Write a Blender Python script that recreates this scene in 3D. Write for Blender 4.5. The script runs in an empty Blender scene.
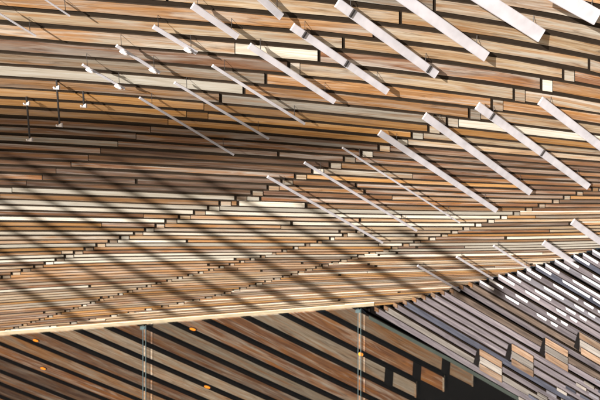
import bpy, math, random
from mathutils import Vector as V
random.seed(7)
RJ = random.Random(3)
S = bpy.context.scene
COL = S.collection
R = math.radians

# ------------------------------------------------------------------ camera frame
F = 900.0                      # focal length in photo pixels (photo 600 x 400)
TH = R(-15.0)                  # camera pitch
CAM = V((0, 0, 12.0))
FWD = V((0, math.cos(TH), math.sin(TH)))
UP = V((0, -math.sin(TH), math.cos(TH)))
RT = V((1, 0, 0))

def ray(x, y):
    return (FWD + RT*((x-300)/F) - UP*((y-200)/F)).normalized()
def hit(x, y, p0, n):
    d = ray(x, y)
    return CAM + d*((p0-CAM).dot(n)/d.dot(n))

# ------------------------------------------------------------------ planes of the place
AP = math.atan(295/F) - TH                      # fall of the soffit
NP = V((0, -math.sin(AP), -math.cos(AP)))
PP = CAM - NP*3.0
def onP(x, y, off=0.0): return hit(x, y, PP+NP*off, NP)
# glass line / raked cladding (vertical, under the back edge of the soffit)
g0, g1 = onP(0, 334), onP(385, 304)
NQ = (g1-g0).cross(V((0, 0, 1))).normalized()
if NQ.dot(CAM-g0) < 0: NQ = -NQ
NQ.z = 0; NQ.normalize()
def onQ(x, y, off=0.0): return hit(x, y, g0+NQ*off, NQ)
# batten screen (vertical, nearer on the right)
r0, r1 = onP(374, 308), onP(600, 247)
NR = (r1-r0).cross(V((0, 0, 1))); NR.z = 0; NR.normalize()
if NR.dot(CAM-r0) < 0: NR = -NR
def onR(x, y, off=0.0): return hit(x, y, r0+NR*off, NR)

# sun
SE, SA = R(12), R(25)
SUN = V((-math.cos(SE)*math.sin(SA), -math.cos(SE)*math.cos(SA), math.sin(SE)))

# ------------------------------------------------------------------ materials
def newmat(name):
    m = bpy.data.materials.new(name); m.use_nodes = True
    nt = m.node_tree; b = nt.nodes['Principled BSDF']
    return m, nt, b
def wood(name, dark, mid, light, rough=.75, blot=.62):
    m, nt, b = newmat(name); N, L = nt.nodes, nt.links
    uv = N.new('ShaderNodeUVMap'); oi = N.new('ShaderNodeObjectInfo')
    mp = N.new('ShaderNodeMapping'); mp.inputs['Scale'].default_value = (.9, 15, 1)
    L.new(uv.outputs[0], mp.inputs[0])
    n1 = N.new('ShaderNodeTexNoise'); n1.inputs['Scale'].default_value = 1.6
    n1.inputs['Detail'].default_value = 6; n1.inputs['Roughness'].default_value = .6; n1.inputs['Distortion'].default_value = 1.5
    L.new(mp.outputs[0], n1.inputs['Vector'])
    rp = N.new('ShaderNodeValToRGB'); e = rp.color_ramp.elements
    e[0].position = .30; e[0].color = (*dark, 1); e[1].position = .72; e[1].color = (*light, 1)
    k = e.new(.5); k.color = (*mid, 1)
    L.new(n1.outputs[0], rp.inputs[0])
    # weathering blotches with a shape of their own
    mp2 = N.new('ShaderNodeMapping'); mp2.inputs['Scale'].default_value = (.9, 5, 1); mp2.inputs['Location'].default_value = (3.3, 1.7, 0)
    L.new(uv.outputs[0], mp2.inputs[0])
    n2 = N.new('ShaderNodeTexNoise'); n2.inputs['Scale'].default_value = 1.3; n2.inputs['Detail'].default_value = 4; n2.inputs['Distortion'].default_value = .6
    L.new(mp2.outputs[0], n2.inputs['Vector'])
    r2 = N.new('ShaderNodeValToRGB'); r2.color_ramp.elements[0].position = .42; r2.color_ramp.elements[1].position = .66
    L.new(n2.outputs[0], r2.inputs[0])
    mul = N.new('ShaderNodeMath'); mul.operation = 'MULTIPLY'; mul.inputs[1].default_value = blot; L.new(r2.outputs[0], mul.inputs[0])
    mx = N.new('ShaderNodeMix'); mx.data_type = 'RGBA'; mx.blend_type = 'MIX'
    L.new(mul.outputs[0], mx.inputs[0]); L.new(rp.outputs[0], mx.inputs[6])
    wn = N.new('ShaderNodeTexWhiteNoise'); wn.noise_dimensions = '1D'; L.new(oi.outputs['Random'], wn.inputs['W'])
    rb = N.new('ShaderNodeValToRGB'); rb.color_ramp.interpolation = 'CONSTANT'
    ee = rb.color_ramp.elements; ee[0].color = (.40, .36, .32, 1); ee[1].position = .35; ee[1].color = (.36, .20, .10, 1)
    q = ee.new(.6); q.color = (.20, .105, .06, 1)
    q = ee.new(.8); q.color = (.46, .44, .40, 1)
    L.new(wn.outputs[0], rb.inputs[0]); L.new(rb.outputs[0], mx.inputs[7])
    # orange resin stains and silvery bleached patches
    def patch(prev, loc, sc, lo, hi, col, amt):
        q = N.new('ShaderNodeMapping'); q.inputs['Scale'].default_value = sc; q.inputs['Location'].default_value = loc
        L.new(uv.outputs[0], q.inputs[0])
        w = N.new('ShaderNodeTexNoise'); w.inputs['Scale'].default_value = 1.5; w.inputs['Detail'].default_value = 6; w.inputs['Roughness'].default_value = .6; w.inputs['Distortion'].default_value = 1.2
        L.new(q.outputs[0], w.inputs['Vector'])
        g = N.new('ShaderNodeMapRange'); g.inputs['From Min'].default_value = lo; g.inputs['From Max'].default_value = hi; g.inputs['To Max'].default_value = amt*(blot/.62)
        L.new(w.outputs[0], g.inputs['Value'])
        z = N.new('ShaderNodeMix'); z.data_type = 'RGBA'; L.new(g.outputs[0], z.inputs[0]); L.new(prev, z.inputs[6]); z.inputs[7].default_value = (*col, 1)
        return z.outputs[2]
    o1 = patch(mx.outputs[2], (11.1, 4.2, 0), (.8, 6, 1), .47, .66, (.42, .19, .06), .6)
    o2 = patch(o1, (23.7, 9.1, 0), (.7, 7, 1), .50, .68, (.66, .65, .62), .5)
    o3 = patch(o2, (37.7, 2.1, 0), (1.6, 9, 1), .56, .70, (.10, .055, .03), .6)
    hs = N.new('ShaderNodeHueSaturation'); hs.inputs['Saturation'].default_value = 1.08 if blot > 0 else 1.0; L.new(o3, hs.inputs['Color'])
    mr = N.new('ShaderNodeMapRange'); mr.inputs['To Min'].default_value = .62; mr.inputs['To Max'].default_value = 1.3
    L.new(oi.outputs['Random'], mr.inputs['Value']); L.new(mr.outputs[0], hs.inputs['Value'])
    L.new(hs.outputs[0], b.inputs['Base Color'])
    b.inputs['Roughness'].default_value = rough
    b.inputs['Specular IOR Level'].default_value = .25
    bp = N.new('ShaderNodeBump'); bp.inputs['Strength'].default_value = .35; bp.inputs['Distance'].default_value = .004
    L.new(n1.outputs[0], bp.inputs['Height']); L.new(bp.outputs[0], b.inputs['Normal'])
    return m
def plain(name, col, rough=.6, metal=0, noise=.15, scale=8):
    m, nt, b = newmat(name); N, L = nt.nodes, nt.links
    tc = N.new('ShaderNodeTexCoord'); n = N.new('ShaderNodeTexNoise'); n.inputs['Scale'].default_value = scale; n.inputs['Detail'].default_value = 5
    L.new(tc.outputs['Object'], n.inputs['Vector'])
    rp = N.new('ShaderNodeValToRGB')
    rp.color_ramp.elements[0].position = .3; rp.color_ramp.elements[1].position = .7
    rp.color_ramp.elements[0].color = (*[c*(1-noise) for c in col], 1); rp.color_ramp.elements[1].color = (*[min(1, c*(1+noise)) for c in col], 1)
    L.new(n.outputs[0], rp.inputs[0]); L.new(rp.outputs[0], b.inputs['Base Color'])
    b.inputs['Roughness'].default_value = rough; b.inputs['Metallic'].default_value = metal
    return m
M = {
 'grey':   wood('weathered grey timber', (.22,.175,.13), (.42,.355,.285), (.62,.57,.50)),
 'beige':  wood('bleached beige timber', (.26,.165,.095), (.52,.385,.255), (.72,.61,.47)),
 'pale':   wood('pale cream timber', (.50,.44,.36), (.74,.69,.60), (.86,.84,.80), blot=.15),
 'tan':    wood('tan timber', (.19,.092,.042), (.44,.245,.125), (.64,.43,.27)),
 'orange': wood('orange oiled timber', (.24,.11,.04), (.44,.235,.095), (.58,.37,.18), blot=.2),
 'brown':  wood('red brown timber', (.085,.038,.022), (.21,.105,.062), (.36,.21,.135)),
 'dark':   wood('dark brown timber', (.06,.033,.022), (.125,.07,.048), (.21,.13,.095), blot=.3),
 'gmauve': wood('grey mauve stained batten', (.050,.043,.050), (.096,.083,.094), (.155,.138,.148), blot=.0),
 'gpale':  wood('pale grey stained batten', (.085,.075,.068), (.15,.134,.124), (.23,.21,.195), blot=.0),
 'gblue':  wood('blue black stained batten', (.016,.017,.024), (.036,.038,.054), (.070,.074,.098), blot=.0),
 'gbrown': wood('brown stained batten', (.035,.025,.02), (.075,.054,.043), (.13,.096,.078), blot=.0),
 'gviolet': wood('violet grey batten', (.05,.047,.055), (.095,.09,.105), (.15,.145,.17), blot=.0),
 'endb':   wood('weathered brown board end', (.075,.048,.032), (.15,.10,.07), (.23,.17,.13), blot=.1),
 'rust':   wood('orange brown board', (.055,.028,.014), (.11,.060,.034), (.18,.115,.072), blot=.12),
}
EDGE = plain('shade painted board edge', (.030,.021,.015), .8)  # shade in the gaps between boards, put into the edge colour
BACK = plain('black membrane', (.036,.026,.019), .9)
VOID = plain('black void wall', (.008,.007,.007), .9)
for m_ in (EDGE, BACK, VOID): m_.node_tree.nodes['Principled BSDF'].inputs['Specular IOR Level'].default_value = .03
WHITE = plain('white paint', (.66,.615,.625), .5, noise=.05, scale=14)
def acrylic(m, amt):
    nt = m.node_tree; N, L = nt.nodes, nt.links
    t = N.new('ShaderNodeBsdfTransparent'); x = N.new('ShaderNodeMixShader'); x.inputs[0].default_value = amt
    L.new(N['Principled BSDF'].outputs[0], x.inputs[1]); L.new(t.outputs[0], x.inputs[2]); L.new(x.outputs[0], N['Material Output'].inputs[0])
ACR = plain('frosted white acrylic', (.66,.635,.69), .4, noise=.12, scale=9); acrylic(ACR, .25)
TIP = plain('painted sunlit batten tip', (.60,.61,.66), .35, noise=.08)  # sunlight on the batten tops, put into the colour
CREAM = plain('cream painted trim', (.62,.52,.36), .6, noise=.2, scale=5)
STEEL = plain('dark steel rod', (.05,.045,.045), .4, .6)
BSTEEL = plain('blue green glass edge', (.05,.075,.082), .25, 0)
CONC = plain('pale paving', (.25,.235,.215), .85, noise=.2, scale=.7)
EDGEP = plain('sun bleached board edge', (.5,.44,.36), .8)
def glassmat():
    m = bpy.data.materials.new('tinted glass'); m.use_nodes = True
    nt = m.node_tree; N, L = nt.nodes, nt.links
    N.remove(N['Principled BSDF']); out = N['Material Output']
    t = N.new('ShaderNodeBsdfTransparent'); t.inputs[0].default_value = (.645,.63,.61,1)
    g = N.new('ShaderNodeBsdfGlossy'); g.inputs['Roughness'].default_value = .02; g.inputs[0].default_value = (.6,.65,.7,1)
    fr = N.new('ShaderNodeFresnel'); fr.inputs[0].default_value = 1.45
    mx = N.new('ShaderNodeMixShader'); ge = N.new('ShaderNodeNewGeometry'); iv = N.new('ShaderNodeMath'); iv.operation = 'SUBTRACT'; iv.inputs[0].default_value = 1; L.new(ge.outputs['Backfacing'], iv.inputs[1])
    mm = N.new('ShaderNodeMath'); mm.operation = 'MULTIPLY'; L.new(fr.outputs[0], mm.inputs[0]); L.new(iv.outputs[0], mm.inputs[1]); L.new(mm.outputs[0], mx.inputs[0]); L.new(t.outputs[0], mx.inputs[1]); L.new(g.outputs[0], mx.inputs[2])
    L.new(mx.outputs[0], out.inputs[0]); return m
GLASS = glassmat()
def lampmat():
    m, nt, b = newmat('lit amber lamp'); b.inputs['Base Color'].default_value = (.5,.16,.02,1)
    b.inputs['Emission Color'].default_value = (1,.30,.015,1); b.inputs['Emission Strength'].default_value = 1.3; return m
LAMP = lampmat()

# ------------------------------------------------------------------ mesh helpers
def link(name, me, parent=None):
    o = bpy.data.objects.new(name, me); COL.objects.link(o)
    if parent: 
        o.parent = parent; o.matrix_parent_inverse = parent.matrix_world.inverted()
    return o
def thing(name, loc, label, cat, group=None, kind=None):
    o = bpy.data.objects.new(name, None); COL.objects.link(o); o.location = loc
    o.empty_display_size = .1
    o['label'] = label; o['category'] = cat
    if group: o['group'] = group
    if kind: o['kind'] = kind
    o.matrix_world.translation = V(loc)
    return o
def tag(o, label=None, cat=None, group=None, kind=None):
    for k, v in (('label', label), ('category', cat), ('group', group), ('kind', kind)):
        if v: o[k] = v
    return o
def turned(fs, vs, n, f=0):
    a, b, c = (vs[i] for i in fs[f][:3])
    return fs if (b-a).cross(c-b).dot(n) > 0 else [tuple(reversed(q)) for q in fs]
def mesh(name, verts, faces, mats, midx, uvs=None):
    me = bpy.data.meshes.new(name)
    c = sum(verts, V((0,0,0)))/len(verts)
    me.from_pydata([v-c for v in verts], [], faces)
    for m in mats: me.materials.append(m)
    for p, i in zip(me.polygons, midx): p.material_index = i
    l = me.uv_layers.new(name='UVMap')
    if uvs:
        for p in me.polygons:
            for li in p.loop_indices: l.data[li].uv = uvs[me.loops[li].vertex_index]
    return me, c
def strip(name, A, B, n, th, mat, edge, parent=None, off=0.0, bow=0.0):
    """plank whose long edges run along A and B (lists of points), front face turned to n, th thick"""
    k = len(A); vs = []; uv = []
    u0, v0 = random.uniform(0, 60), random.uniform(0, 60); u = 0
    for i in range(k):
        if i: u += (A[i]-A[i-1]).length
        w = (A[i]-B[i]).length
        a, b = A[i]+n*off, B[i]+n*off
        vs += [a, b, b-n*th, a-n*th]
        uv += [(u0+u, v0), (u0+u, v0+w), (u0+u, v0+w+th), (u0+u, v0-th)]
    fs = []; mi = []
    for i in range(k-1):
        p, q = 4*i, 4*i+4
        fs += [(p, p+1, q+1, q), (p+1, p+2, q+2, q+1), (p+2, p+3, q+3, q+2), (p+3, p, q, q+3)]
        mi += [0, 1, 1, 1]
    fs += [(0, 3, 2, 1), (4*k-4, 4*k-3, 4*k-2, 4*k-1)]; mi += [1, 1]
    fs = turned(fs, vs, n)
    me, c = mesh(name, vs, fs, [mat, edge], mi, uv)
    o = link(name, me); o.location = c
    if parent:
        o.parent = parent; o.location = c-parent.location
    return o
def slab(name, pts, n, th, mat, parent=None, off=0.0):
    k = len(pts); vs = [p+n*off for p in pts]+[p+n*(off-th) for p in pts]
    fs = [tuple(range(k)), tuple(range(2*k-1, k-1, -1))]+[(i, i+k, (i+1) % k+k, (i+1) % k) for i in range(k)]
    nw = V((0,0,0))
    for i in range(k): nw += pts[i].cross(pts[(i+1) % k])
    if nw.dot(n) < 0: fs = [tuple(reversed(q)) for q in fs]
    ax = (pts[1]-pts[0]).normalized(); ay = n.cross(ax)
    uv = [((p).dot(ax), p.dot(ay)) for p in vs]
    me, c = mesh(name, vs, fs, [mat], [0]*len(fs), uv)
    o = link(name, me); o.location = c
    if parent: o.parent = parent; o.location = c-parent.location
    return o
def tube(name, a, b, r, mat, parent=None, seg=8):
    d = (b-a).normalized(); x = d.orthogonal().normalized(); y = d.cross(x)
    vs = []
    for p in (a, b):
        for i in range(seg):
            t = 2*math.pi*i/seg; vs.append(p+x*r*math.cos(t)+y*r*math.sin(t))
    fs = [(i, (i+1) % seg, (i+1) % seg+seg, i+seg) for i in range(seg)]+[tuple(range(seg-1, -1, -1)), tuple(range(seg, 2*seg))]
    me, c = mesh(name, vs, fs, [mat], [0]*len(fs))
    o = link(name, me); o.location = c
    if parent: o.parent = parent; o.location = c-parent.location
    return o

# ------------------------------------------------------------------ row field of the soffit
TK = [22, 30.9, 37.4, 52.2, 65.1, 92.3, 100]
XK = [0, 200, 400, 600]
YK = [[-170, 8, 93, 207, 264, 333, 346], [-150, 24, 107, 212, 259, 317, 330], [-122, 43, 126, 216, 257, 303, 315], [-88, 75, 147, 216, 253, 290, 300]]
def pchip(xs, ys, x):
    n = len(xs); h = [xs[i+1]-xs[i] for i in range(n-1)]; d = [(ys[i+1]-ys[i])/h[i] for i in range(n-1)]
    m = [d[0]]+[0 if d[i-1]*d[i] <= 0 else 2*d[i-1]*d[i]/(d[i-1]+d[i]) for i in range(1, n-1)]+[d[-1]]
    i = max(0, min(n-2, next((j for j in range(n-1) if x < xs[j+1]), n-2)))
    t = (x-xs[i])/h[i]
    return (2*t**3-3*t*t+1)*ys[i]+(t**3-2*t*t+t)*h[i]*m[i]+(-2*t**3+3*t*t)*ys[i+1]+(t**3-t*t)*h[i]*m[i+1]
def lag(ys, x):
    s = 0
    for i in range(4):
        w = 1
        for j in range(4):
            if j != i: w *= (x-XK[j])/(XK[i]-XK[j])
        s += w*ys[i]
    return s
def Y(x, t):
    c = [pchip(TK, c, t) for c in YK]
    if x < 0: return c[0]+x*(lag(c, 20)-c[0])/20
    return lag(c, x)
def poly(pts):
    def f(y):
        if y <= pts[0][1]: i = 0
        else: i = next((j for j in range(len(pts)-1) if y <= pts[j+1][1]), len(pts)-2)
        (x0, y0), (x1, y1) = pts[i], pts[i+1]
        return x0+(x1-x0)*(y-y0)/(y1-y0)
    return f
ST = [poly([(440,3),(217,102),(0,196)]),
      poly([(593,70),(458,124),(248,199),(50,264)]),
      poly([(640,178),(573,197),(443,237),(353,259),(207,299),(60,326)])]
S3 = poly([(400,222),(330,240),(158,284),(103,300),(48,318)])
def crossing(f, t):
    lo, hi = -240, 680          # x - f(Y(x)) grows with x
    g = lambda x: x-f(Y(x, t))
    if g(lo) > 0: return lo
    if g(hi) < 0: return hi
    for _ in range(40):
        m = (lo+hi)/2
        if g(m) < 0: lo = m
        else: hi = m
    return (lo+hi)/2

tiers = [
 thing('timber_soffit', onP(150, 20), 'wide weathered soffit boards across the upper left of the photo', 'timber soffit', 'stepped tiers of the timber soffit'),
 thing('timber_soffit', onP(380, 100), 'timber soffit tier with orange boards in the middle, between upper joints and pale end blocks', 'timber soffit', 'stepped tiers of the timber soffit'),
 thing('timber_soffit', onP(350, 215), 'soffit tier of narrow pale and brown boards below the long row of cream end blocks', 'timber soffit', 'stepped tiers of the timber soffit'),
 thing('timber_soffit', onP(330, 290), 'lowest and finest timber soffit tier, ending at the cream trim over the glass', 'timber soffit', 'stepped tiers of the timber soffit'),
]
PALE_ROWS = {49, 51, 52, 54, 57, 60, 63, 64}
def tone(t, x, tier):
    if t in PALE_ROWS and random.random() < .85 and x < 470: return 'pale'
    r = random.random()
    def pick(*a):
        s = sum(w for _, w in a); q = random.random()*s
        for k, w in a:
            q -= w
            if q <= 0: return k
        return a[-1][0]
    if t < 34: return pick(('grey',2),('beige',2.6),('tan',3),('pale',.3),('brown',1.6),('orange',.4)) if x > 250 else pick(('grey',3),('beige',1.4),('brown',2.6),('tan',1.6))
    if t < 37: return pick(('beige',3),('grey',2.2),('tan',2),('pale',.8),('brown',.8))
    if t < 39.5 and x < 330: return 'orange'
    if t < 39.5: return pick(('orange',6),('beige',.6),('tan',1)) if x < 430 else pick(('beige',2),('grey',1),('pale',1.2),('tan',1.4),('orange',1))
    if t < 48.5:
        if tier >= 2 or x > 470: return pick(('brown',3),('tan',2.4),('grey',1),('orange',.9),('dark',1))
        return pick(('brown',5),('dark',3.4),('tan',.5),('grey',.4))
    if t < 58: return pick(('pale',.4),('beige',1.5),('tan',2.8),('orange',1.1),('brown',3.4),('grey',.7)) 
    if t < 66: return pick(('pale',.4),('beige',1.4),('tan',3),('orange',1.0),('brown',2.8),('grey',.6)) if x < 380 else pick(('brown',2.5),('tan',2.5),('beige',1.2),('pale',.8),('dark',.8))
    if t < 72: return pick(('tan',3),('brown',2.2),('beige',1.2),('grey',.8))
    return pick(('tan',3.2),('beige',2.2),('pale',.6),('brown',1.6),('grey',.8),('orange',.6))

def plank(t0, t1, xa, xb, tier, mat, name='board', off=0.0, edge=EDGE):
    if xb-xa < 1.0: return None
    n = max(2, int((xb-xa)/55)+2)
    A, B = [], []
    for i in range(n):
        x = xa+(xb-xa)*i/(n-1)
        A.append(onP(x, Y(x, t0+RJ.uniform(-.03, .03)))); B.append(onP(x, Y(x, t1+RJ.uniform(-.035, .035))))
    return strip(name, A, B, NP, .010, mat, edge, tiers[tier], off)
cut = lambda x: 311-.272*(x-374)
for k in range(25, 93):
    j = random.uniform(-.04, .04)
    t0, t1 = k+j, k+(.70 if k < 41 else .64 if k < 66 else .70)+random.uniform(-.05, .05)
    xmax = 650
    if k > 36:
        while xmax > 300 and Y(xmax, k+.7) > cut(xmax)-.5: xmax -= .5
    s = [crossing(f, k+.4) for f in ST]
    s3 = crossing(S3, k+.4)
    rate = Y(300, k+1)-Y(300, k)
    
    brk = []
    for i, x in enumerate(s):
        brk.append((x+random.uniform(-2, 2), i+1, 'step'))
    if k > 55: brk.append((s3, None, 'minor'))
    if random.random() < (.9 if 40 < k < 75 else .35):
        brk.append((random.uniform(30, 590), None, 'joint'))
    if 44 < k < 75 and random.random() < .6:
        brk.append((random.uniform(250, 590), None, 'joint'))
    brk.sort(key=lambda b: b[0])
    x = -230; tier = 0
    for bx, nt_, kind in brk+[(xmax, None, 'end')]:
        vis = -230 < bx < xmax
        bxc = min(max(bx, -230), xmax)
        gap = 0; blk = 0
        if vis and kind == 'step':
            if nt_ == 1: gap, blk = (3.2 if bx > 215 else .7), 0
            elif nt_ == 2: gap, blk = 2.6, 10.5 if k < 55 else 8
            else: gap, blk = 1.8, 6
        elif vis and kind == 'minor': gap, blk = 2.0, 4
        elif vis and kind == 'joint': gap = random.choice((.6, .8, 2.6, 3.0))
        if bxc > x:
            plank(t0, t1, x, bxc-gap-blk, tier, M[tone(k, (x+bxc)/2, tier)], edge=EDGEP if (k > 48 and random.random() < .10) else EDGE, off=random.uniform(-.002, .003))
            if blk:
                plank(t0-.03, t1+.04, bxc-blk, bxc-.7, tier, M[random.choice(('pale', 'grey', 'beige', 'grey'))], 'end_block', .006)
        if kind == 'end': break
        x = max(x, bxc)
        if nt_ is not None: tier = nt_
# membranes behind the boards, one per tier-less soffit (kept on the first tier)
bk = [onP(-240, -150), onP(680, -150), onP(680, 226), onP(600, 247), onP(374, 308), onP(385, 304.5), onP(0, 335), onP(-240, 353.7)]
slab('backing_membrane', bk, NP, .04, BACK, tiers[0], -.011)
# cream trim along the back edge
strip('edge_trim', [onP(-240, 350.2), onP(374, 302.2)], [onP(-240, 354.0), onP(374, 305.3)], NP, .05, CREAM, CREAM, tiers[3], .012)

# ------------------------------------------------------------------ raked cladding behind the glass
qc = thing('raked_cladding', onQ(200, 400), 'broad raked brown boards behind the glass, lower left', 'timber cladding')
xs = [-215,-188,-160,-133,-106,-80,-51,-22,8,38,71,102,135,166,200,239,277,314,351]
by = lambda x: 334-.0779*x+1.0
QO = -.22
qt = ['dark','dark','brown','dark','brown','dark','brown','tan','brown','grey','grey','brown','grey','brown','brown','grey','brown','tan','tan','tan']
def endcut(x, y):  # y of the cut line at x
    return 399-(x-415)*.171
def qslope(x): return .40+.125*max(0, min(1, (x+40)/380))
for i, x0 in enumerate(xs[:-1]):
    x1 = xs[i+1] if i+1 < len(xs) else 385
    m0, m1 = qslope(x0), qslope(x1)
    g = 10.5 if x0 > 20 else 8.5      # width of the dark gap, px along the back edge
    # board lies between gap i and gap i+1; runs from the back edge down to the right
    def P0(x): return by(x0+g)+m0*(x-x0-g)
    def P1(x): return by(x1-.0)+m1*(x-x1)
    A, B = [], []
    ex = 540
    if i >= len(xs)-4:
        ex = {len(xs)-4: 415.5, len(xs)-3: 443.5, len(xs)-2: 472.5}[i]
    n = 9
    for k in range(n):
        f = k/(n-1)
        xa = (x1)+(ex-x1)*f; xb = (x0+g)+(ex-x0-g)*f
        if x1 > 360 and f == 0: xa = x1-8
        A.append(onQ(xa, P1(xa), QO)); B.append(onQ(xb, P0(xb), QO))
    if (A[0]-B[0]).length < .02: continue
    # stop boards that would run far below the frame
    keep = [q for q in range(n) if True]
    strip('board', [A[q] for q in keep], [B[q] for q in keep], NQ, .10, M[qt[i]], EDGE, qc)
    if i >= len(xs)-4:
        xn = ex-26
        yb0, yb1 = P1(xn), P0(xn)
        slab('shadow_notch', [onQ(xn-4, P1(xn-4)-1, QO), onQ(xn+4, P1(xn+4)-1, QO), onQ(xn+3, P0(xn+3)+1, QO), onQ(xn-5, P0(xn-5)+1, QO)], NQ, .03, VOID, qc, .03)  # black piece painting the shadow in the notch before the board end
        slab('end_strip', [onQ(ex-.8, P1(ex)-.2, QO), onQ(ex+.8, P1(ex)+.5, QO), onQ(ex+.8, P0(ex)+.5, QO), onQ(ex-.8, P0(ex), QO)], NQ, .10, M['grey'], qc, .012)
slab('backing_wall', [onQ(-420, 360, -.45), onQ(-60, 336, -.45), onQ(385, 301, -.45), onQ(800, 301, -.45), onQ(800, 640, -.45), onQ(-420, 640, -.45)], NQ, .1, VOID, qc)

# ------------------------------------------------------------------ glass panes
gb = [(-70, 143), (146, 358)]
glab = ['tinted glass pane at the far left below the cream trim, two amber lamps behind it', 'wide tinted glass pane between the two upright glass joints', 'triangular tinted glass pane cut along a raking edge beside the batten screen']
for i in range(3):
    if i < 2:
        a, b = gb[i]; pts = [(a, by(a)+1.5), (b, by(b)+1.5), (b, 440), (a, 440)]
    else:
        pts = [(361, by(361)+1.5), (369, 316), (450, 358.5), (514, 395), (580, 434), (580, 440), (361, 440)]
    base = onQ(sum(p[0] for p in pts)/len(pts), 440)
    g = thing('glass_pane', base, glab[i], 'glass pane', 'glass panes under the soffit')
    slab('pane', [onQ(*p) for p in pts], NQ, .012, GLASS, g)
    if i < 2:
        x = pts[1][0]
        for dx in (.2, 2.9):
            slab('edge_strip', [onQ(x+dx-.3, by(x)+1.5), onQ(x+dx+.3, by(x)+1.5), onQ(x+dx+.3, 440), onQ(x+dx-.3, 440)], NQ, .02, BSTEEL, g, .014)
        slab('clamp', [onQ(x-2, by(x)+2), onQ(x+2.5, by(x)+2), onQ(x+2.5, by(x)+5), onQ(x-2, by(x)+5)], NQ, .03, BSTEEL, g, .036)
    else:
        slab('edge_strip', [onQ(369, 315.4), onQ(450, 357.8), onQ(514, 394.3), onQ(580, 433), onQ(580, 437), onQ(514, 398.2), onQ(450, 361.6), onQ(369, 319)], NQ, .02,
             plain('dark green glass edge', (.018,.024,.020), .3), g, .014)

# ------------------------------------------------------------------ amber lamps on the cladding
lamps = [(36, 340.3, 'upper amber lamp glowing at the far left under the cream trim'), (43.5, 368.3, 'lower amber lamp glowing at the far left near the orange board'),
         (193, 329, 'amber lamp glowing just under the trim right of the first glass joint'), (207.5, 386.8, 'amber lamp glowing low down near the bottom edge of the photo'),
         (361, 354, 'round amber lamp glowing beside the second glass joint')]
for x, y, lab in lamps:
    c = onQ(x, y, QO+.02)
    h = RT - NQ*RT.dot(NQ); h.normalize(); w = V((0, 0, 1))
    t = thing('amber_lamp', c, lab, 'lamp', 'amber lamps behind the glass')
    rx, rz = (.06, .022) if x < 350 else (.042, .03)
    def ring(q): return [c+h*(rx*q*math.cos(a))+w*(rz*q*math.sin(a))-h*0+w*(-.12*rx*q*math.cos(a)) for a in [2*math.pi*i/18 for i in range(18)]]
    slab('lens', ring(1), NQ, .012, LAMP, t, .022)
    slab('lamp_body', ring(1.2), NQ, .03, STEEL, t, .008)

# ------------------------------------------------------------------ batten screen
bs = thing('batten_screen', onR(560, 440), 'dense screen of grey mauve raked battens with painted sunlit tips, lower right', 'batten screen')
def topy(x): return 308-.270*(x-374)
bx = 376.0; i = 0
BM = .585
def notch(x): return 356-.185*(x-498)
while bx < 640:
    step = 9.4
    sy = topy(bx)+random.uniform(-1, 1.5)
    m = BM+random.uniform(-.006, .006)
    # length down to the notch line
    def line(x): return sy+m*(x-bx)
    xe = bx
    while line(xe) < notch(xe) and xe < 690: xe += .5
    xe += random.uniform(-2, 4)
    wd = 8.0*random.uniform(.66, .76)/BM
    r = random.random()
    mat = ('gmauve', 'gpale', 'gmauve', 'gblue', 'gmauve')[i % 5] if r < .7 else 'gmauve' if r < .93 else 'gbrown'
    if bx > 500: mat = ('gmauve', 'gblue', 'gmauve', 'gviolet')[i % 4]
    # upper piece stops at the second tier, the lower piece laps in front of it
    sp = 0
    if bx > 470:
        sp = 26+(bx-500)*.02
    def piece(xa, xb, off, mt, nm='batten', w=wd):
        A = [onR(xa, line(xa)), onR((xa+xb)/2, line((xa+xb)/2)), onR(xb, line(xb))]
        B = [p_ for p_ in (onR(xa, line(xa)+w*m), onR((xa+xb)/2, line((xa+xb)/2)+w*m), onR(xb, line(xb)+w*m))]
        return strip(nm, A, B, NR, .045, M[mt], EDGE, bs, off)
    def sunlit_tip(bat, xa, xb, off):  # pale strip standing in for sun on the top of a batten
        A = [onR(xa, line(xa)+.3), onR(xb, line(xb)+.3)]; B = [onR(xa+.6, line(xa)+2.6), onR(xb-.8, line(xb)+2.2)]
        o = strip('sunlit_tip', A, B, NR, .008, TIP, TIP, None, off)
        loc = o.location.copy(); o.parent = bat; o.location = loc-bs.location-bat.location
    xend = min(xe+150, 700)
    while line(xend) > 425 and xend > bx+20: xend -= 2
    p = piece(bx, xend, .0, mat)
    if bx > 478:
        j1 = random.uniform(-1, 1)
        sunlit_tip(p, bx+.5, bx+15+random.uniform(-2, 2), .006)
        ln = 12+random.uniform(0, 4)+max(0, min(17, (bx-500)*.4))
        sunlit_tip(p, bx+sp+1+j1, bx+sp+ln+j1, .006)
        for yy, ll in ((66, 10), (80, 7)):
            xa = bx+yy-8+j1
            if line(xa+ll) < notch(xa+ll)-4: sunlit_tip(p, xa, xa+ll, .006)
    else:
        A0 = [onR(bx-1, line(bx)-.8), onR(bx+3, line(bx+3)-.4)]; B0 = [onR(bx-1, line(bx)+3.2), onR(bx+3, line(bx+3)+3.6)]
        e = strip('end_grain', A0, B0, NR, .03, M['rust'], EDGE, None, .012)
        loc = e.location.copy(); e.parent = p; e.location = loc-bs.location-p.location
    bx += step; i += 1
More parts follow.
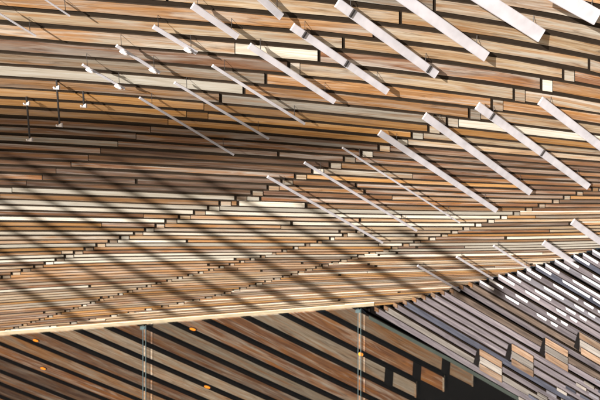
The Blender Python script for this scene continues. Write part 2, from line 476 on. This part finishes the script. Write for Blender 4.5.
# brown board ends in front of the battens
for (ex, ey) in ((502.5, 383.5), (534, 378), (568.5, 372.5), (603, 367)):
    hgt = 22; w = 22
    for s_ in range(3):
        y0 = ey-hgt+s_*hgt/3; y1 = y0+hgt/3-.9
        jx = random.uniform(-1, 1)
        A = [onR(ex-w+jx, y0-.585*(w-jx)), onR(ex, y0)]; B = [onR(ex-w+jx, y1-.585*(w-jx)), onR(ex, y1)]
        strip('end_board', A, B, NR, .018, M['endb' if s_ != 1 else 'gpale'], EDGE, bs, .016)
    slab('shadow_notch', [onR(ex-w-3, ey-hgt+2-.585*(w+3)), onR(ex-w+1, ey-hgt-.585*(w-1)), onR(ex-w-2, ey-2-.585*(w+2)), onR(ex-w-7, ey-3-.585*(w+7))], NR, .02, VOID, bs, .008)  # black sheet standing in for the shadowed notch
# short pale laps in the low corner
for rrow in range(3):
    for c in range(12):
        x = 520+c*9.4+rrow*14+random.uniform(-1, 1); y = 396-.24*(x-520)+rrow*12
        if x > 625 or y > 408: continue
        A = [onR(x, y), onR(x+10, y+5.85)]; B = [onR(x, y+3.0), onR(x+10, y+8.85)]
        strip('short_batten', A, B, NR, .02, M[random.choice(('gpale', 'gviolet', 'gblue'))], EDGE, bs, .02)
slab('backing_wall', [onR(371, 311, -.16), onR(700, 222, -.16), onR(700, 498, -.16), onR(514, 391, -.16)], NR, .06, VOID, bs)

# ------------------------------------------------------------------ white slats hung under the soffit
OFFB = .09
bars = [
 (193,6,238,37,7,'clean white slat near the top edge, left of the shorter cropped one',0),
 (250,-12,282,17,9,'short white slat cut by the top edge, upper middle of the photo',0),
 (117,46,160,73,3.2,'slim white slat with two clamps, right of the lone clamps, upper left',2),
 (154,27,197,53,4.6,'white slat with one clamp at its lower end, upper left',1),
 (83,65,125,89,2.4,'small thin white slat with two clamps, just above the orange boards',2),
 (-8,9,36,36,2.0,'thin white slat crossing the left edge of the photo',0),
 (40,-4,70,16,1.8,'faint thin slat at the top left corner',0),
 (250,46,335,102,6.2,'medium white slat, upper middle, left of the one with a dark joint',0),
 (293,27,388,92,7.6,'broad white slat with a dark joint halfway, upper middle',3),
 (213,66,305,124,3.0,'slim white slat above the orange boards, upper middle',0),
 (175,83,269,139,2.6,'long thin white slat, middle one of three crossing the orange boards',0),
 (140,98,234,155,2.3,'long thin white slat, lowest left one crossing the orange boards',0),
 (338,3,437,75,10.5,'broad white slat with a dark clamp near each end, upper right of middle',3),
 (398,-6,487,57,13,'very broad white slat ending beside the pale boards, top right',0),
 (470,-10,542,36,17,'widest white slat, shadowed by two stripes, top right',0),
 (548,-10,598,18,19,'broad stub of white slat in the top right corner',0),
 (425,116,531,193,7.2,'long white slat reaching down to the small end blocks, right of centre',0),
 (478,106,589,187,8.5,'long white slat with dark joints, right side, between two plain ones',3),
 (541,101,616,158,9.5,'broad white slat leaving through the right edge of the photo',0),
 (380,133,497,211,5.8,'long white slat of even width in the centre right, ending above the pale row',0),
 (343,148,460,223,1.8,'faintest long slat in the centre of the photo',0),
 (305,163,417,231,2.6,'thin white slat in the centre, right of the lowest central one',0),
 (268,177,383,243,2.6,'thin white slat in the centre, lowest of the central row',0),
 (573,222,612,250,6.5,'short white slat at the right edge above the batten screen',0),
 (544,243,580,267,5.5,'short white slat touching the top of the batten screen, lower right',0),
 (494,246,531,270,2.2,'thin short slat pointing at the batten screen, left of the broader short ones',0),
 (457,257,493,279,2.2,'thin short slat above the battens, middle of three thin short ones',0),
 (418,266,460,291,2.2,'thin short slat above the battens, leftmost of three thin short ones',0),
]
# all the slats are set at one tilt
dm = (onP(497,211,OFFB)-onP(380,133,OFFB)).normalized()
vv = (-FWD*1.0+SUN*.8).normalized()
NB = (vv-dm*vv.dot(dm)).normalized()
def project(p):
    d = p-CAM; z = d.dot(FWD); return (300+F*d.dot(RT)/z, 200-F*d.dot(UP)/z)
def hanger(o, base, p, up_len):
    """thin rod from soffit to slat"""
    t = (PP-p).dot(NP)/V((0,0,1)).dot(NP)
    a = p; b = p+V((0,0,1))*t
    r = tube('hanger_rod', a, b, .0022, STEEL); r.parent = o; r.location = r.location-base
for (x0, y0, x1, y1, w, lab, cl) in bars:
    a, b = onP(x0, y0, OFFB), onP(x1, y1, OFFB)
    d = (b-a).normalized(); n = (NB-d*NB.dot(d)).normalized(); q = n.cross(d).normalized()
    mid = (a+b)/2
    p1, p2 = project(mid), project(mid+q*.1)
    dd = project(mid+d*.1); ex, ey = dd[0]-p1[0], dd[1]-p1[1]; L_ = math.hypot(ex, ey); ex /= L_; ey /= L_
    per = abs((p2[0]-p1[0])*(-ey)+(p2[1]-p1[1])*ex)/.1
    hw = w*(.9 if w > 8 else 1)/per/2
    base = mid
    bevel = min(.004, hw*.2)
    prof = [(-hw, -.012), (-hw, -bevel+.0), (-hw+bevel, .0), (hw-bevel, .0), (hw, -bevel), (hw, -.012)]
    vs = []
    for e in (a, b):
        for (s_, z_) in prof: vs.append(e+q*s_+n*z_)
    k = len(prof)
    fs = [(i, (i+1) % k, (i+1) % k+k, i+k) for i in range(k)]+[tuple(range(k-1, -1, -1)), tuple(range(k, 2*k))]
    t = thing('white_slat', base, lab, 'slat', 'white slats hung under the soffit')
    me, c = mesh('slat_body', vs, fs, [ACR], [0]*len(fs)); o = link('slat_body', me); o.parent = t; o.location = c-base
    for f in (.12, .88):
        hanger(t, base, a.lerp(b, f)-n*.012, 0)
    spots = {0: [], 1: [.8], 2: [.16, .84], 3: [.1, .52] if w < 10 else [.12, .9]}[cl]
    for f in spots:
        p = a.lerp(b, f)
        dark = cl == 3
        hh = hw*.9 if dark else .015
        ln = .008 if dark else .016
        vz = [p+d*(sx*ln)+q*(sy*hh+(0 if dark else -hw))+n*sz for sz in (.012, -.02) for sx, sy in ((-1,-1),(1,-1),(1,1),(-1,1))]
        me, c = mesh('clamp', vz, [(0,1,2,3),(7,6,5,4),(0,4,5,1),(1,5,6,2),(2,6,7,3),(3,7,4,0)], [STEEL if dark else WHITE], [0]*6)
        o = link('clamp', me); o.parent = t; o.location = c-base
        if not dark:
            s2 = tube('bolt', p+n*.012-q*hw, p+n*.04-q*hw, .008, WHITE); s2.parent = t; s2.location = s2.location-base
# lone hangers with clamps
for (x0, y0, x1, y1, lab) in ((27,104,24,128,'lowest lone dark hanger rod with two white clamps, far left under the orange boards'),
                              (57,88,54,113,'lone dark hanger rod with white clamp on the orange boards, upper left'),
                              (83.5,98.5,83,104,'short lone hanger with a white clamp, right of the longer two')):
    a, b = onP(x0, y0, .05), onP(x0, y0, .05)+V((0,0,-.29 if y1-y0 > 10 else -.06))
    t = thing('hanger_rod', b, lab, 'hanger rod', 'lone hanger rods at the left')
    tube('rod', a+V((0,0,.06)), b, .008, STEEL, t)
    for p in ((a, b) if y1-y0 > 10 else (b,)):
        n = (-FWD+SUN*.3).normalized(); q = n.cross(V((0,0,1))).normalized(); u = q.cross(n)
        slab('clamp', [p+n*.02-q*.022-u*.012, p+n*.02+q*.024-u*.010, p+n*.02-q*.004+u*.010, p+n*.02-q*.022+u*.020], n, .03, WHITE, t)
        tube('bolt', p+n*.02+q*.012, p+n*.04+q*.012, .006, WHITE, t)

# ------------------------------------------------------------------ slatted sunshade added unseen beside the viewpoint (throws the raking stripes on the soffit)
ss = thing('added_shadow_slats', onP(150, 250)+SUN*15, 'added unseen raking slats standing beyond the left edge, their shadows striping the soffit', 'shadow_caster')
DS = 15
for j in range(-6, 5):
    x0 = 211+j*49+random.uniform(-3, 3)
    ya, yb = 128+random.uniform(0, 40), 345
    if j >= 2: ya = 150+ (j-1)*26
    while yb > 331-.078*(x0+(yb-230)/.52): yb -= 1
    xa = x0+(ya-230)/.52; xb = x0+(yb-230)/.52
    W = random.uniform(12, 17)
    A = [onP(xa, ya)+SUN*DS, onP(xb, yb)+SUN*DS]; B = [onP(xa-W*.8, ya)+SUN*DS, onP(xb-W, yb)+SUN*DS]
    strip('slat', A, B, SUN, .04, M['brown'], EDGE, ss)
# shadow panel added unseen further off: its open blades dim the soffit below the orange boards
sp_ = thing('added_shade_panel', onP(100, 130)+SUN*34, 'open shadow panel added unseen far beyond the left edge, dimming the soffit under the orange boards', 'shadow panel')
for i in range(16):
    f0, f1 = i/16, (i+(1.0 if 1 < i < 14 else .7))/16
    def ln(f): return (-120, 92+72*f), (220, 106+58*f), (430-110*abs(2*f-1), 121+40*f)
    L0, L1 = ln(f0), ln(f1)
    A = [onP(*q)+SUN*34 for q in L0]; B = [onP(*q)+SUN*34 for q in L1]
    strip('added_shade_blade', A, B, SUN, .02, M['brown'], EDGE, sp_)

# ------------------------------------------------------------------ ground
me = bpy.data.meshes.new('ground'); s = 600
me.from_pydata([(-s,-s,0),(s,-s,0),(s,s,0),(-s,s,0)], [], [(0,1,2,3)]); me.materials.append(CONC)
g = bpy.data.objects.new('ground', me); COL.objects.link(g); g['kind'] = 'structure'

# ------------------------------------------------------------------ light
W = bpy.data.worlds.new('World'); S.world = W; W.use_nodes = True
nt = W.node_tree; bg = nt.nodes['Background']
sky = nt.nodes.new('ShaderNodeTexSky'); sky.sky_type = 'NISHITA'; sky.sun_disc = False
sky.sun_elevation = SE; sky.sun_rotation = math.atan2(SUN.x, SUN.y)
nt.links.new(sky.outputs[0], bg.inputs[0]); bg.inputs[1].default_value = .055
sl = bpy.data.lights.new('sun', 'SUN'); sl.energy = 5.0; sl.angle = R(.5); sl.color = (1, .95, .87)
so = bpy.data.objects.new('sun', sl); COL.objects.link(so); so.rotation_euler = SUN.to_track_quat('Z', 'Y').to_euler()

cam = bpy.data.cameras.new('camera'); co = bpy.data.objects.new('camera', cam); COL.objects.link(co)
co.location = CAM; co.rotation_euler = (math.pi/2+TH, 0, 0)
cam.sensor_width = 36; cam.lens = 36*F/600; cam.clip_end = 2000; cam.clip_start = .05
cam.dof.use_dof = True; cam.dof.focus_distance = 6.0; cam.dof.aperture_fstop = 5.0
S.camera = co
vs = S.view_settings; S.display_settings.display_device = 'sRGB'
vs.view_transform = 'Standard'; vs.look = 'None'; vs.gamma = 1; vs.use_curve_mapping = False
vs.exposure = 1.15
